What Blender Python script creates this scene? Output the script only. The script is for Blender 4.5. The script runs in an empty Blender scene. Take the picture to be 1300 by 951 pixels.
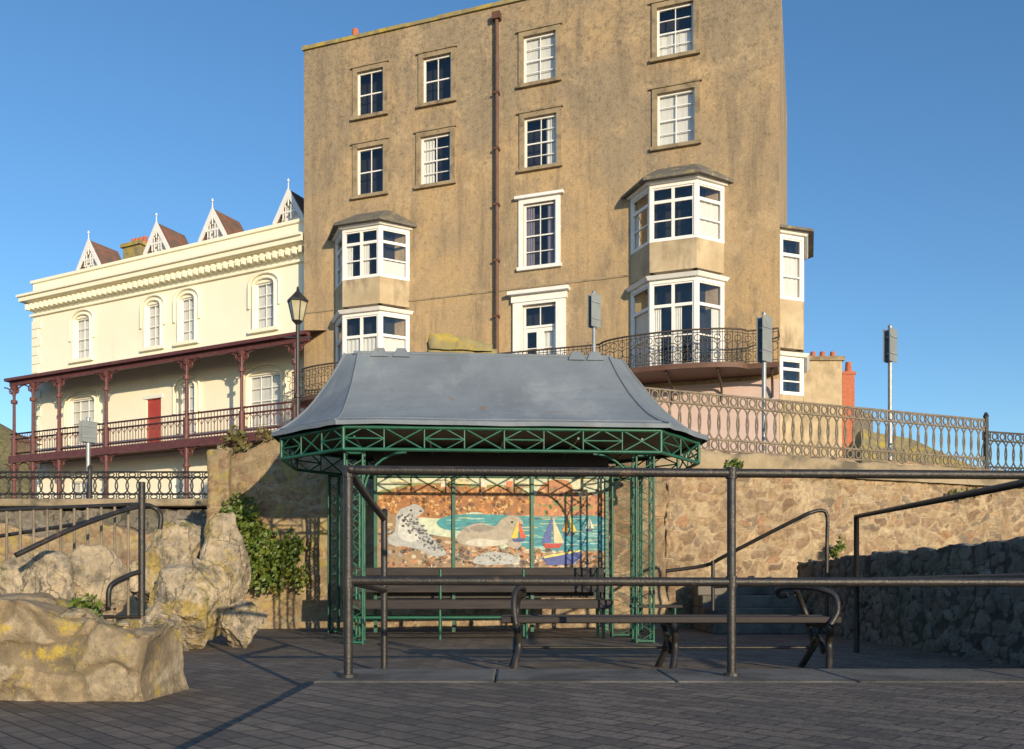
import bpy, math, random
from mathutils import Vector, noise
random.seed(7)
f=1100.; H=740.; ZC=.5
def W(u,v,Y): return Vector(((u-650)/f*Y, Y, ZC+(H-v)*Y/f))
scene=bpy.context.scene
# ---------------------------------------------------------------- materials
def newmat(name):
    m=bpy.data.materials.new(name); m.use_nodes=True
    nt=m.node_tree; b=nt.nodes['Principled BSDF']; return m,nt,b
def nd(nt,t,**k):
    n=nt.nodes.new(t)
    for a,v in k.items(): setattr(n,a,v)
    return n
def pos(nt,scale=(1,1,1)):
    g=nd(nt,'ShaderNodeNewGeometry'); m=nd(nt,'ShaderNodeMapping'); m.inputs['Scale'].default_value=scale
    nt.links.new(g.outputs['Position'],m.inputs['Vector']); return m.outputs['Vector']
def noi(nt,vec,scale,detail=6,rough=.6):
    n=nd(nt,'ShaderNodeTexNoise'); n.inputs['Scale'].default_value=scale; n.inputs['Detail'].default_value=detail
    n.inputs['Roughness'].default_value=rough; nt.links.new(vec,n.inputs['Vector']); return n.outputs['Fac']
def ramp(nt,fac,a,b,ca=(0,0,0,1),cb=(1,1,1,1)):
    r=nd(nt,'ShaderNodeValToRGB'); r.color_ramp.elements[0].position=a; r.color_ramp.elements[1].position=b
    r.color_ramp.elements[0].color=ca; r.color_ramp.elements[1].color=cb
    nt.links.new(fac,r.inputs['Fac']); return r.outputs['Color']
def c4(c): return (c[0],c[1],c[2],1)
def mix(nt,fac,a,b,mode='MIX'):
    m=nd(nt,'ShaderNodeMix',data_type='RGBA',blend_type=mode)
    if isinstance(fac,(int,float)): m.inputs[0].default_value=fac
    else: nt.links.new(fac,m.inputs[0])
    for i,x in ((6,a),(7,b)):
        if isinstance(x,tuple): m.inputs[i].default_value=c4(x)
        else: nt.links.new(x,m.inputs[i])
    return m.outputs[2]
def bump(nt,b,h,strength,dist=.02,prev=None):
    n=nd(nt,'ShaderNodeBump'); n.inputs['Strength'].default_value=strength; n.inputs['Distance'].default_value=dist
    nt.links.new(h,n.inputs['Height'])
    if prev: nt.links.new(prev,n.inputs['Normal'])
    nt.links.new(n.outputs['Normal'],b.inputs['Normal']); return n.outputs['Normal']
def nmat(name,c1,c2,scale=3,rough=.8,bs=.3,bscale=40,c3=None,s3=.6,t3=(.5,.65),vec=(1,1,1),metal=0,bd=.01,v3=(1,1,1),c4_=None,s4=4,t4=(.6,.68)):
    m,nt,b=newmat(name); p=pos(nt,vec)
    col=mix(nt,ramp(nt,noi(nt,p,scale),.35,.65),c1,c2)
    if c3: col=mix(nt,ramp(nt,noi(nt,pos(nt,v3),s3,8),t3[0],t3[1]),col,c3)
    if c4_: col=mix(nt,ramp(nt,noi(nt,pos(nt),s4,8,.7),t4[0],t4[1]),col,c4_)
    nt.links.new(col,b.inputs['Base Color']); b.inputs['Roughness'].default_value=rough; b.inputs['Metallic'].default_value=metal
    if bs: bump(nt,b,noi(nt,pos(nt),bscale,4),bs,bd)
    return m
def stone(name,cols,mortar,lichen=None,stain=None,mortar_cov=.5,rough=.92,lt=(.54,.62)):
    m,nt,b=newmat(name)
    at=nd(nt,'ShaderNodeAttribute',attribute_name='cell'); sep=nd(nt,'ShaderNodeSeparateColor'); nt.links.new(at.outputs['Color'],sep.inputs[0])
    r=nd(nt,'ShaderNodeValToRGB'); el=r.color_ramp.elements
    while len(el)<len(cols): el.new(.5)
    for i,c in enumerate(cols): el[i].position=i/(len(cols)-1)
    for i,c in enumerate(cols): el[i].color=c4(c)
    nt.links.new(sep.outputs[0],r.inputs['Fac'])
    fine=noi(nt,pos(nt),16,9,.72); med=noi(nt,pos(nt),5,8,.7)
    col=mix(nt,.85,r.outputs['Color'],mix(nt,ramp(nt,fine,.32,.68),(.42,.40,.38),(1.18,1.15,1.1)),'MULTIPLY')
    e=nd(nt,'ShaderNodeMath',operation='MULTIPLY_ADD'); nt.links.new(fine,e.inputs[0]); e.inputs[1].default_value=.5; nt.links.new(sep.outputs[1],e.inputs[2])
    edge=ramp(nt,e.outputs[0],.42,.62)
    mc=mix(nt,ramp(nt,med,.35,.65),mortar,tuple(x*.6 for x in mortar))
    cov=ramp(nt,med,mortar_cov,mortar_cov+.12)
    stn=mix(nt,mix(nt,1,cov,(.7,.7,.7),'MULTIPLY'),col,mc)
    col=mix(nt,edge,mc,stn)
    if lichen: col=mix(nt,ramp(nt,noi(nt,pos(nt),3.2,9,.75),lt[0],lt[1]),col,lichen)
    if stain: col=mix(nt,ramp(nt,noi(nt,pos(nt,(1,1,.5)),.9,9,.75),.48,.66),col,mix(nt,.7,col,stain))
    nt.links.new(col,b.inputs['Base Color']); b.inputs['Roughness'].default_value=rough
    n1=bump(nt,b,fine,.8,.03); bump(nt,b,noi(nt,pos(nt),60,5,.6),.5,.008,n1)
    return m
M={}
def stuccomat():
    m,nt,b=newmat('brown_stucco')
    g=nd(nt,'ShaderNodeNewGeometry'); sx=nd(nt,'ShaderNodeSeparateXYZ'); nt.links.new(g.outputs['Position'],sx.inputs[0])
    hz=nd(nt,'ShaderNodeMapRange'); hz.inputs[1].default_value=9; hz.inputs[2].default_value=20; nt.links.new(sx.outputs[2],hz.inputs[0])
    big=noi(nt,pos(nt,(1,1,.7)),.42,10,.62)
    ad=nd(nt,'ShaderNodeMath',operation='MULTIPLY_ADD'); nt.links.new(big,ad.inputs[0]); ad.inputs[1].default_value=4.0
    s2=nd(nt,'ShaderNodeMath',operation='MULTIPLY_ADD'); nt.links.new(hz.outputs[0],s2.inputs[0]); s2.inputs[1].default_value=.7; s2.inputs[2].default_value=-1.75; nt.links.new(s2.outputs[0],ad.inputs[2])
    col=mix(nt,ramp(nt,ad.outputs[0],.0,1.0),(.50,.35,.19),(.335,.262,.175))
    col=mix(nt,mix(nt,1,ramp(nt,noi(nt,pos(nt,(1,1,.10)),2.2,10,.7),.50,.66),(.7,.7,.7),'MULTIPLY'),col,(.22,.172,.118))
    col=mix(nt,mix(nt,1,ramp(nt,noi(nt,pos(nt,(1,1,.35)),.9,12,.8),.51,.63),(.7,.7,.7),'MULTIPLY'),col,(.21,.168,.12))
    col=mix(nt,mix(nt,1,ramp(nt,noi(nt,pos(nt),.55,9,.7),.56,.61),(.45,.45,.45),'MULTIPLY'),col,(.55,.41,.25))
    sp_=nd(nt,'ShaderNodeMath',operation='MULTIPLY_ADD'); nt.links.new(hz.outputs[0],sp_.inputs[0]); sp_.inputs[1].default_value=.08; nt.links.new(noi(nt,pos(nt),5,12,.85),sp_.inputs[2])
    col=mix(nt,mix(nt,1,ramp(nt,sp_.outputs[0],.56,.68),(.7,.7,.7),'MULTIPLY'),col,(.13,.11,.085))
    col=mix(nt,.5,col,mix(nt,ramp(nt,noi(nt,pos(nt),15,8,.8),.38,.62),(.62,.60,.57),(1.2,1.2,1.2)),'MULTIPLY')
    nt.links.new(col,b.inputs['Base Color']); b.inputs['Roughness'].default_value=.95
    n=bump(nt,b,noi(nt,pos(nt),14,8,.7),.45,.025); bump(nt,b,noi(nt,pos(nt),60,3),.3,.01,n)
    return m
M['stucco']=stuccomat()
M['stucco2']=nmat('bay_stucco',(.56,.45,.30),(.42,.33,.21),1.5,.9,.3,25,c3=(.26,.20,.13),s3=2,t3=(.5,.7),v3=(1,1,.4))
M['surround']=nmat('stucco_surround',(.36,.28,.18),(.26,.205,.13),2,.9,.3,30,c3=(.14,.11,.08),s3=3,t3=(.5,.7))
M['pink']=nmat('pink_render',(.66,.50,.46),(.58,.43,.39),1,.9,.3,20)
M['cream']=nmat('cream_render',(.93,.88,.72),(.90,.84,.67),.5,.8,.15,20,c3=(.76,.68,.50),s3=.8,t3=(.6,.85),v3=(1,1,.25))
M['white']=nmat('white_paint',(.86,.85,.84),(.79,.78,.76),3,.5,.05,40)
M['maroon']=nmat('maroon_paint',(.10,.028,.03),(.14,.05,.045),6,.5,.1,60)
M['iron']=nmat('black_iron',(.018,.017,.018),(.035,.03,.028),9,.42,.35,90,c3=(.10,.06,.04),s3=8,t3=(.6,.72))
M['rust']=nmat('weathered_iron',(.26,.21,.15),(.15,.12,.09),9,.7,.2,90)
M['ironfar']=nmat('balcony_iron',(.05,.04,.035),(.09,.07,.05),4,.6,0)
M['pipe']=nmat('brown_pipe',(.10,.045,.03),(.14,.07,.045),3,.6,.1,30)
M['slate']=nmat('slate_roof',(.17,.155,.13),(.11,.10,.09),6,.8,.4,20,c3=(.3,.26,.12),s3=3,t3=(.55,.65))
M['redtile']=nmat('red_tile',(.27,.125,.085),(.16,.09,.07),5,.85,.5,20,c3=(.12,.10,.08),s3=2,t3=(.45,.65))
M['terracotta']=nmat('terracotta',(.5,.16,.08),(.38,.11,.06),8,.8,.2,30)
M['lichstone']=nmat('lichen_stone',(.34,.29,.12),(.22,.18,.11),3,.95,.8,9,c3=(.42,.32,.07),s3=2,t3=(.5,.6))
M['lead']=nmat('lead_roof',(.18,.215,.26),(.135,.16,.195),1.1,.78,.5,6,c3=(.25,.28,.315),s3=1.4,t3=(.50,.72),v3=(1,1,.4),c4_=(.19,.12,.075),s4=3.5,t4=(.61,.71),bd=.025)
M['green']=nmat('green_paint',(.010,.085,.055),(.018,.12,.075),6,.42,.15,60,c3=(.035,.035,.028),s3=7,t3=(.6,.7))
M['darkwood']=nmat('dark_timber',(.022,.018,.02),(.04,.03,.03),4,.6,.3,30,vec=(.3,6,6))
M['seat']=nmat('bench_slats',(.018,.015,.017),(.038,.030,.03),4,.75,.4,30,vec=(.4,8,8))
M['galv']=nmat('galvanised_steel',(.34,.36,.38),(.26,.28,.30),9,.45,.1,60,metal=.3)
M['signback']=nmat('sign_back',(.24,.27,.28),(.20,.22,.23),3,.6,.05,60)
M['concrete']=nmat('concrete',(.19,.17,.145),(.13,.118,.102),3,.9,.7,50,c3=(.07,.064,.055),s3=1.8,t3=(.45,.6),c4_=(.09,.09,.045),s4=6,t4=(.60,.7))
M['terr']=nmat('upper_road',(.06,.06,.055),(.05,.05,.045),.5,.9,.3,20)
M['grass']=nmat('grass_bank',(.15,.13,.06),(.22,.18,.09),1.4,.95,.8,9,c3=(.09,.10,.035),s3=2.5,t3=(.5,.6))
M['leaf']=nmat('ivy_leaves',(.06,.12,.02),(.15,.17,.025),5,.5,0,10)
M['leaf2']=nmat('dry_leaves',(.11,.10,.03),(.2,.16,.05),3,.6,0,10)
M['red']=nmat('red_door',(.42,.06,.045),(.36,.05,.04),3,.5,0)
M['dark']=nmat('room_shade',(.012,.012,.014),(.02,.018,.016),1,.9,0)  # near-black sheets behind windows, colour standing in for unlit rooms
M['curtain']=nmat('net_curtain',(.80,.78,.73),(.66,.64,.60),7,.9,0,vec=(6,6,.2))
M['drape']=nmat('drapes',(.25,.22,.26),(.15,.13,.17),7,.9,0,vec=(6,6,.2))
M['lampglass']=nmat('lamp_glass',(.55,.5,.35),(.4,.35,.22),3,.3,0)
def rockmat():
    m,nt,b=newmat('limestone_boulder')
    col=mix(nt,ramp(nt,noi(nt,pos(nt),2.2,9,.7),.35,.65),(.56,.46,.33),(.36,.30,.22))
    col=mix(nt,ramp(nt,noi(nt,pos(nt),3.5,10,.75),.50,.60),col,(.20,.175,.14))
    col=mix(nt,ramp(nt,noi(nt,pos(nt,(1,1,.8)),2.8,9,.75),.53,.60),col,(.40,.30,.10))
    col=mix(nt,ramp(nt,noi(nt,pos(nt),4.8,9,.75),.58,.64),col,(.13,.14,.06))
    v=nd(nt,'ShaderNodeTexVoronoi',feature='DISTANCE_TO_EDGE'); v.inputs['Scale'].default_value=1.9
    nz=nd(nt,'ShaderNodeTexNoise'); nz.inputs['Scale'].default_value=3; nz.inputs['Detail'].default_value=7; p=pos(nt,(1.4,1.4,.5)); nt.links.new(p,nz.inputs['Vector'])
    a=nd(nt,'ShaderNodeVectorMath',operation='MULTIPLY_ADD'); nt.links.new(nz.outputs['Color'],a.inputs[0]); a.inputs[1].default_value=(.8,.8,.8); nt.links.new(p,a.inputs[2]); nt.links.new(a.outputs[0],v.inputs['Vector'])
    cr=ramp(nt,v.outputs['Distance'],.001,.016)
    col=mix(nt,cr,(.13,.11,.085),col)
    fine=noi(nt,pos(nt),11,10,.72)
    col=mix(nt,.75,col,mix(nt,ramp(nt,fine,.34,.66),(.45,.44,.42),(1.2,1.18,1.15)),'MULTIPLY')
    nt.links.new(col,b.inputs['Base Color']); b.inputs['Roughness'].default_value=.95
    n=bump(nt,b,cr,.4,.02); n=bump(nt,b,fine,.8,.04,n); return m
M['rock']=rockmat()
M['wallR']=stone('rubble_wall_stone',[(.22,.15,.10),(.50,.36,.22),(.30,.21,.14),(.56,.44,.29),(.25,.20,.15),(.43,.26,.15)],(.50,.38,.24),stain=(.12,.09,.06),mortar_cov=.57)
M['wallL']=stone('rubble_wall_lichen',[(.26,.18,.11),(.47,.34,.19),(.32,.21,.14),(.50,.38,.22)],(.46,.37,.23),lichen=(.38,.30,.09),stain=(.13,.10,.07))
M['wallD']=stone('grey_rubble_stone',[(.16,.145,.13),(.27,.245,.215),(.19,.165,.145),(.32,.285,.245)],(.075,.068,.06),mortar_cov=.66,stain=(.08,.085,.05))
M['wallF']=stone('lichen_wall_stone',[(.46,.37,.25),(.58,.49,.36),(.38,.30,.20),(.50,.38,.23),(.34,.28,.2)],(.30,.23,.145),lichen=(.50,.37,.07),stain=(.15,.125,.08),mortar_cov=.50,lt=(.55,.62))
M['coping']=nmat('stone_coping',(.38,.30,.20),(.25,.20,.13),3,.95,.8,14,c3=(.13,.11,.08),s3=2,t3=(.5,.65))
def brickmat():
    m,nt,b=newmat('brick_paving'); p=pos(nt); mp=nd(nt,'ShaderNodeMapping'); mp.inputs['Rotation'].default_value=(0,0,.785); nt.links.new(p,mp.inputs['Vector'])
    t=nd(nt,'ShaderNodeTexBrick'); t.inputs['Scale'].default_value=1; t.inputs['Brick Width'].default_value=.2; t.inputs['Row Height'].default_value=.1
    t.inputs['Mortar Size'].default_value=.006; t.inputs['Color1'].default_value=(.25,.19,.14,1); t.inputs['Color2'].default_value=(.13,.10,.08,1); t.inputs['Mortar'].default_value=(.05,.042,.036,1)
    nt.links.new(mp.outputs['Vector'],t.inputs['Vector'])
    col=mix(nt,ramp(nt,noi(nt,pos(nt),1.2,8,.7),.45,.65),t.outputs['Color'],mix(nt,.6,t.outputs['Color'],(.07,.062,.05)))
    col=mix(nt,.6,col,mix(nt,ramp(nt,noi(nt,pos(nt),22,6,.7),.35,.65),(.5,.5,.5),(1.2,1.2,1.2)),'MULTIPLY')
    nt.links.new(col,b.inputs['Base Color']); b.inputs['Roughness'].default_value=.85
    n=bump(nt,b,ramp(nt,t.outputs['Fac'],0,1,(1,1,1,1),(0,0,0,1)),.6,.008); bump(nt,b,noi(nt,pos(nt),30),.6,.012,n)
    return m
M['brick']=brickmat()
def glassmat():
    m,nt,b=newmat('window_glass'); out=nt.nodes['Material Output']
    tr=nd(nt,'ShaderNodeBsdfTransparent'); gl=nd(nt,'ShaderNodeBsdfGlossy'); gl.inputs['Roughness'].default_value=.02
    lw=nd(nt,'ShaderNodeLayerWeight'); lw.inputs['Blend'].default_value=.25
    ad=nd(nt,'ShaderNodeMath',operation='MULTIPLY_ADD'); nt.links.new(lw.outputs['Facing'],ad.inputs[0]); ad.inputs[1].default_value=.22; ad.inputs[2].default_value=.08
    tr.inputs[0].default_value=(.93,.95,.96,1)
    n=nd(nt,'ShaderNodeBump'); n.inputs['Strength'].default_value=.2; n.inputs['Distance'].default_value=.05
    nt.links.new(noi(nt,pos(nt),1.6,2),n.inputs['Height']); nt.links.new(n.outputs[0],gl.inputs['Normal'])
    mx=nd(nt,'ShaderNodeMixShader'); nt.links.new(ad.outputs[0],mx.inputs[0]); nt.links.new(tr.outputs[0],mx.inputs[1]); nt.links.new(gl.outputs[0],mx.inputs[2])
    nt.links.new(mx.outputs[0],out.inputs['Surface']); return m
M['glass']=glassmat()
_pc={}
def paint(c):
    if c not in _pc: _pc[c]=nmat('mural_paint_%d'%len(_pc),c,tuple(x*.7 for x in c),18,.55,.1,60)
    return _pc[c]
# ---------------------------------------------------------------- builders
def grp(name):
    e=bpy.data.objects.new(name,None); scene.collection.objects.link(e); return e
class Frame:
    def __init__(s,o,d):
        s.o=Vector((o[0],o[1])); s.d=Vector((d[0],d[1])).normalized(); s.n=Vector((-s.d.y,s.d.x))
    def pt(s,a,o,z):
        p=s.o+s.d*a+s.n*o; return (p.x,p.y,z)
    def s_(s,u,o=0):
        k=(u-650)/f; q=s.o+s.n*o
        return (k*q.y-q.x)/(s.d.x-k*s.d.y)
    def hit(s,u,v,o=0):
        a=s.s_(u,o); p=s.pt(a,o,0); return a, ZC+(H-v)*p[1]/f
class MB:
    def __init__(s): s.v=[]; s.f=[]
    def add(s,vs,fs):
        n=len(s.v); s.v+= [tuple(x) for x in vs]; s.f+=[tuple(i+n for i in q) for q in fs]
    def hexa(s,p): s.add(p,[(0,3,2,1),(4,5,6,7),(0,1,5,4),(1,2,6,5),(2,3,7,6),(3,0,4,7)])
    def box(s,x0,x1,y0,y1,z0,z1): s.hexa([(x0,y0,z0),(x1,y0,z0),(x1,y1,z0),(x0,y1,z0),(x0,y0,z1),(x1,y0,z1),(x1,y1,z1),(x0,y1,z1)])
    def fb(s,F,a0,a1,o0,o1,z0,z1):
        q=[(a0,o0),(a1,o0),(a1,o1),(a0,o1)]
        s.hexa([F.pt(a,o,z0) for a,o in q]+[F.pt(a,o,z1) for a,o in q])
    def quad(s,*p): s.add(p,[tuple(range(len(p)))])
    def prism(s,poly,z0,z1):
        n=len(poly); s.add([(x,y,z0) for x,y in poly]+[(x,y,z1) for x,y in poly],[tuple(range(n-1,-1,-1)),tuple(range(n,2*n))]+[(i,(i+1)%n,n+(i+1)%n,n+i) for i in range(n)])
    def cyl(s,x,y,z0,z1,r0,r1=None,n=12):
        r1=r0 if r1 is None else r1
        vs=[(x+r*math.cos(2*math.pi*i/n),y+r*math.sin(2*math.pi*i/n),z) for z,r in((z0,r0),(z1,r1)) for i in range(n)]
        s.add(vs,[tuple(range(n-1,-1,-1)),tuple(range(n,2*n))]+[(i,(i+1)%n,n+(i+1)%n,n+i) for i in range(n)])
    def obj(s,name,mat,parent=None,bevel=0,smooth=False):
        me=bpy.data.meshes.new(name); me.from_pydata(s.v,[],s.f); me.update(); me.materials.append(M[mat] if isinstance(mat,str) else mat)
        o=bpy.data.objects.new(name,me); scene.collection.objects.link(o)
        if parent: o.parent=parent
        if bevel:
            b=o.modifiers.new('b','BEVEL'); b.width=bevel; b.segments=2
        if smooth:
            for p in me.polygons: p.use_smooth=True
        return o
def tubes(name,pls,r,mat,parent=None,cyc=False,res=2):
    cu=bpy.data.curves.new(name,'CURVE'); cu.dimensions='3D'; cu.bevel_depth=r; cu.bevel_resolution=res; cu.use_fill_caps=True
    for pl in pls:
        c=cyc
        if isinstance(pl,dict): c=True; pl=pl['c']
        sp=cu.splines.new('POLY'); sp.points.add(len(pl)-1)
        for i,p in enumerate(pl): sp.points[i].co=(p[0],p[1],p[2],1)
        sp.use_cyclic_u=c
    cu.materials.append(M[mat] if isinstance(mat,str) else mat)
    o=bpy.data.objects.new(name,cu); scene.collection.objects.link(o)
    if parent: o.parent=parent
    return o
def smooth_path(pts,n=6):
    pts=[Vector(p) for p in pts]; out=[]
    for i in range(len(pts)-1):
        p0=pts[max(i-1,0)];p1=pts[i];p2=pts[i+1];p3=pts[min(i+2,len(pts)-1)]
        for j in range(n):
            t=j/n; out.append(.5*((2*p1)+(p2-p0)*t+(2*p0-5*p1+4*p2-p3)*t*t+(3*p1-p0-3*p2+p3)*t**3))
    out.append(pts[-1]); return out
def rubble(name,a,b,z0,z1a,z1b,th,mat,amp=.04,step=.05,parent=None,topnoise=.04,sc=3.6,vz=1.7,rel=.035):
    a=Vector((a[0],a[1],0)); b=Vector((b[0],b[1],0)); L=(b-a).length; d=(b-a)/L; n=Vector((d.y,-d.x,0))
    nx=max(2,int(L/step)); hz=max(z1a,z1b)-z0; nz=max(2,int(hz/step)); nt_=max(1,int(th/step))
    mb=MB(); prof=[(0,i/nz) for i in range(nz+1)]+[(j/nt_,1) for j in range(1,nt_+1)]+[(1,1-i/6) for i in range(1,7)]
    k=len(prof); vs=[]; fs=[]; cols=[]
    for i in range(nx+1):
        t=i/nx; zt=z1a+(z1b-z1a)*t; zt+=topnoise*noise.noise(Vector((t*L*1.3,a.x,3)))*1.5
        for (o,h) in prof:
            p=a+d*(L*t)-n*(th*o)+Vector((0,0,z0+(zt-z0)*h))
            w=p+noise.noise_vector(p*3)*.09+noise.noise_vector(p*8)*.03
            ds,ps=noise.voronoi(Vector((w.x*sc,w.y*sc,w.z*sc*vz)))
            e=min(1,(ds[1]-ds[0])/.32); c=ps[0]; rnd_=math.sin(c.x*12.9898+c.y*78.233+c.z*37.7)*43758.5453; rnd_-=math.floor(rnd_)
            r2=math.sin(c.x*39.3+c.y*11.1+c.z*83.7)*23758.5; r2-=math.floor(r2)
            q=noise.noise_vector(p*2.6)*amp+noise.noise_vector(p*9)*amp*.3
            push=rel*(e**.5)*(.5+.9*r2)-rel*.6
            if o==0: q+=n*push
            if h==1: q+=Vector((0,0,push))
            if h==0:q.z=0
            vs.append(p+q); cols.append((rnd_,e,r2,1))
    for i in range(nx):
        for j in range(k-1): fs.append((i*k+j,(i+1)*k+j,(i+1)*k+j+1,i*k+j+1))
    fs.append(tuple(range(k))); fs.append(tuple(nx*k+j for j in range(k-1,-1,-1)))
    mb.add(vs,fs); o=mb.obj(name,mat,parent,smooth=True)
    at=o.data.color_attributes.new('cell','FLOAT_COLOR','POINT'); at.data.foreach_set('color',[x for c in cols for x in c])
    o.data.polygons[-1].use_smooth=False; o.data.polygons[-2].use_smooth=False
    return o
def boulder(name,c,r,mat='rock',seed=0,cuts=14,rz=0,parent=None,amp=.05):
    rnd=random.Random(seed); bpy.ops.mesh.primitive_ico_sphere_add(subdivisions=6,radius=1); o=bpy.context.object; o.name=name
    pl=[]
    for i in range(cuts):
        v=Vector((rnd.gauss(0,1),rnd.gauss(0,1),rnd.gauss(0,.7))).normalized(); pl.append((v,rnd.uniform(.48,.8)))
    for v in o.data.vertices:
        p=v.co.copy()
        for nrm,dd in pl:
            x=p.dot(nrm)
            if x>dd: p-=nrm*(x-dd)*.97
        q=p+Vector((seed*3.1,0,0))
        p+=noise.noise_vector(q*2.5)*amp*1.5+noise.noise_vector(q*7)*amp*.7+noise.noise_vector(q*18)*amp*.35
        v.co=Vector((p.x*r[0]*1.4,p.y*r[1]*1.4,p.z*r[2]*1.4))
    o.location=c; o.rotation_euler=(0,0,rz); o.data.materials.append(M[mat])
    if parent: o.parent=parent
    return o
def leaves(name,blobs,n,size,mat,parent=None,seed=1):
    rnd=random.Random(seed); mb=MB(); tot=sum(b[1][0]*b[1][2] for b in blobs)
    for c,r in blobs:
        for i in range(int(n*r[0]*r[2]/tot)):
            v=Vector((rnd.gauss(0,1),rnd.gauss(0,1),rnd.gauss(0,1))).normalized()*(rnd.random()**.4)
            v*=1+.5*noise.noise(v*2.5+Vector(c))
            p=Vector((c[0]+v.x*r[0],c[1]+v.y*r[1],c[2]+v.z*r[2]))
            if noise.noise(p*6)<-.18: continue
            a=Vector((rnd.gauss(0,1),rnd.gauss(0,1)-.5,rnd.gauss(0,1))).normalized(); b=a.orthogonal().normalized(); cc=a.cross(b)
            s=size*rnd.uniform(.5,1.2)
            mb.quad(p-b*s,p+cc*s*.6,p+b*s*1.1,p-cc*s*.6)
    return mb.obj(name,mat,parent)
def circ(F,s,o,z,rs,rz,n=12):
    return {'c':[F.pt(s+rs*math.cos(2*math.pi*i/n),o,z+rz*math.sin(2*math.pi*i/n)) for i in range(n)]}
class Bld:
    KEYS=dict(frame='white',glass='glass',dark='dark',curtain='curtain',drape='drape')
    def __init__(s,root): s.root=root; s.m={}
    def __getitem__(s,k):
        if k not in s.m: s.m[k]=MB()
        return s.m[k]
    def window(s,F,a0,a1,z0,z1,r=.14,cols=2,rows=2,cur=None,bd=.07,thin=.03):
        fr=s['frame']; fo=(-r,-r+.07)
        fr.fb(F,a0,a0+bd,*fo,z0,z1); fr.fb(F,a1-bd,a1,*fo,z0,z1); fr.fb(F,a0+bd,a1-bd,*fo,z0,z0+bd); fr.fb(F,a0+bd,a1-bd,*fo,z1-bd,z1)
        for i in range(1,rows):
            z=z0+(z1-z0)*i/rows; t=thin if not(rows%2==0 and i==rows//2) else .045
            fr.fb(F,a0+bd,a1-bd,-r+.004,-r+.05,z-t/2,z+t/2)
        for i in range(1,cols):
            a=a0+(a1-a0)*i/cols; fr.fb(F,a-thin/2,a+thin/2,-r+.008,-r+.045,z0+bd,z1-bd)
        g=-r+.02; s['glass'].quad(F.pt(a0+.02,g,z1-.02),F.pt(a1-.02,g,z1-.02),F.pt(a1-.02,g,z0+.02),F.pt(a0+.02,g,z0+.02))
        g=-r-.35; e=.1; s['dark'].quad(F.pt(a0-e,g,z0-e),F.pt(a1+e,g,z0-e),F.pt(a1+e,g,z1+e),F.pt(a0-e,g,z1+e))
        g=-r-.05; w=a1-a0; h=z1-z0
        def cq(b0,b1,y0,y1,k='curtain'):
            n=8
            for i in range(n):
                q0=b0+(b1-b0)*i/n;q1=b0+(b1-b0)*(i+1)/n; w0=.025*(i%2); w1=.025*((i+1)%2)
                s[k].quad(F.pt(q0,g+w0,y0),F.pt(q1,g+w1,y0),F.pt(q1,g+w1,y1),F.pt(q0,g+w0,y1))
        if cur=='full': cq(a0,a1,z0,z1)
        elif cur=='blind': s['curtain'].quad(F.pt(a0,g,z0+h*.05),F.pt(a1,g,z0+h*.05),F.pt(a1,g,z1),F.pt(a0,g,z1))
        elif cur=='half': cq(a0,a1,z0+h*.45,z1)
        elif cur=='low': cq(a0,a1,z0,z0+h*.5)
        elif cur=='sides': cq(a0,a0+w*.28,z0,z1); cq(a1-w*.28,a1,z0,z1)
        elif cur=='drape': cq(a0,a0+w*.3,z0,z1,'drape'); cq(a1-w*.3,a1,z0,z1,'drape')
        elif cur=='left': cq(a0+w*.6,a1,z0,z1)
        elif cur=='right': cq(a0,a0+w*.35,z0,z1)
    def grid(s,k,F,S0,S1,Z0,Z1,ops,rev=.14):
        ss=sorted(set([S0,S1]+[x for o in ops for x in o[:2]])); zz=sorted(set([Z0,Z1]+[x for o in ops for x in o[2:4]])); mb=s[k]
        for i in range(len(ss)-1):
            for j in range(len(zz)-1):
                cs=(ss[i]+ss[i+1])/2; cz=(zz[j]+zz[j+1])/2
                if any(o[0]<cs<o[1] and o[2]<cz<o[3] for o in ops): continue
                mb.quad(F.pt(ss[i],0,zz[j]),F.pt(ss[i+1],0,zz[j]),F.pt(ss[i+1],0,zz[j+1]),F.pt(ss[i],0,zz[j+1]))
        for a0,a1,z0,z1 in ops:
            mb.quad(F.pt(a0,0,z0),F.pt(a0,-rev,z0),F.pt(a0,-rev,z1),F.pt(a0,0,z1)); mb.quad(F.pt(a1,0,z0),F.pt(a1,-rev,z0),F.pt(a1,-rev,z1),F.pt(a1,0,z1))
            mb.quad(F.pt(a0,0,z0),F.pt(a1,0,z0),F.pt(a1,-rev,z0),F.pt(a0,-rev,z0)); mb.quad(F.pt(a0,0,z1),F.pt(a1,0,z1),F.pt(a1,-rev,z1),F.pt(a0,-rev,z1))
    def finish(s,mats):
        for k,mb in s.m.items():
            mt=mats.get(k) or s.KEYS.get(k)
            o=mb.obj(k+'s' if k in('frame','curtain') else k,mt,s.root)
# ---------------------------------------------------------------- BROWN HOUSE
root=grp('brown_terraced_house'); B=Bld(root)
th=math.radians(18.9); FB=Frame((8.63,28),(-math.cos(th),math.sin(th))); Wd=17.68
ZT=21.2
wins=[]
for u,w,row,cur in [(470,1.12,1,None),(555,1.14,1,None),(685,1.2,1,'blind'),(857,1.22,1,'low'),(470,1.12,2,None),(553,1.2,2,'left'),(686,1.2,2,'right'),(858,1.25,2,'blind')]:
    s=FB.s_(u); z0,z1=(18.2,19.9) if row==1 else (15.2,17.0); wins.append((s-w/2,s+w/2,z0,z1,cur))
s3=FB.s_(685); wins.append((s3-.6,s3+.6,11.7,13.95,'drape'))
door=(s3-.62,s3+.62,7.42,10.35)
B.grid('wall',FB,0,Wd,7.1,ZT,[w[:4] for w in wins]+[door])
B.grid('basement',FB,0,Wd,2.0,7.1,[])
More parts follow.
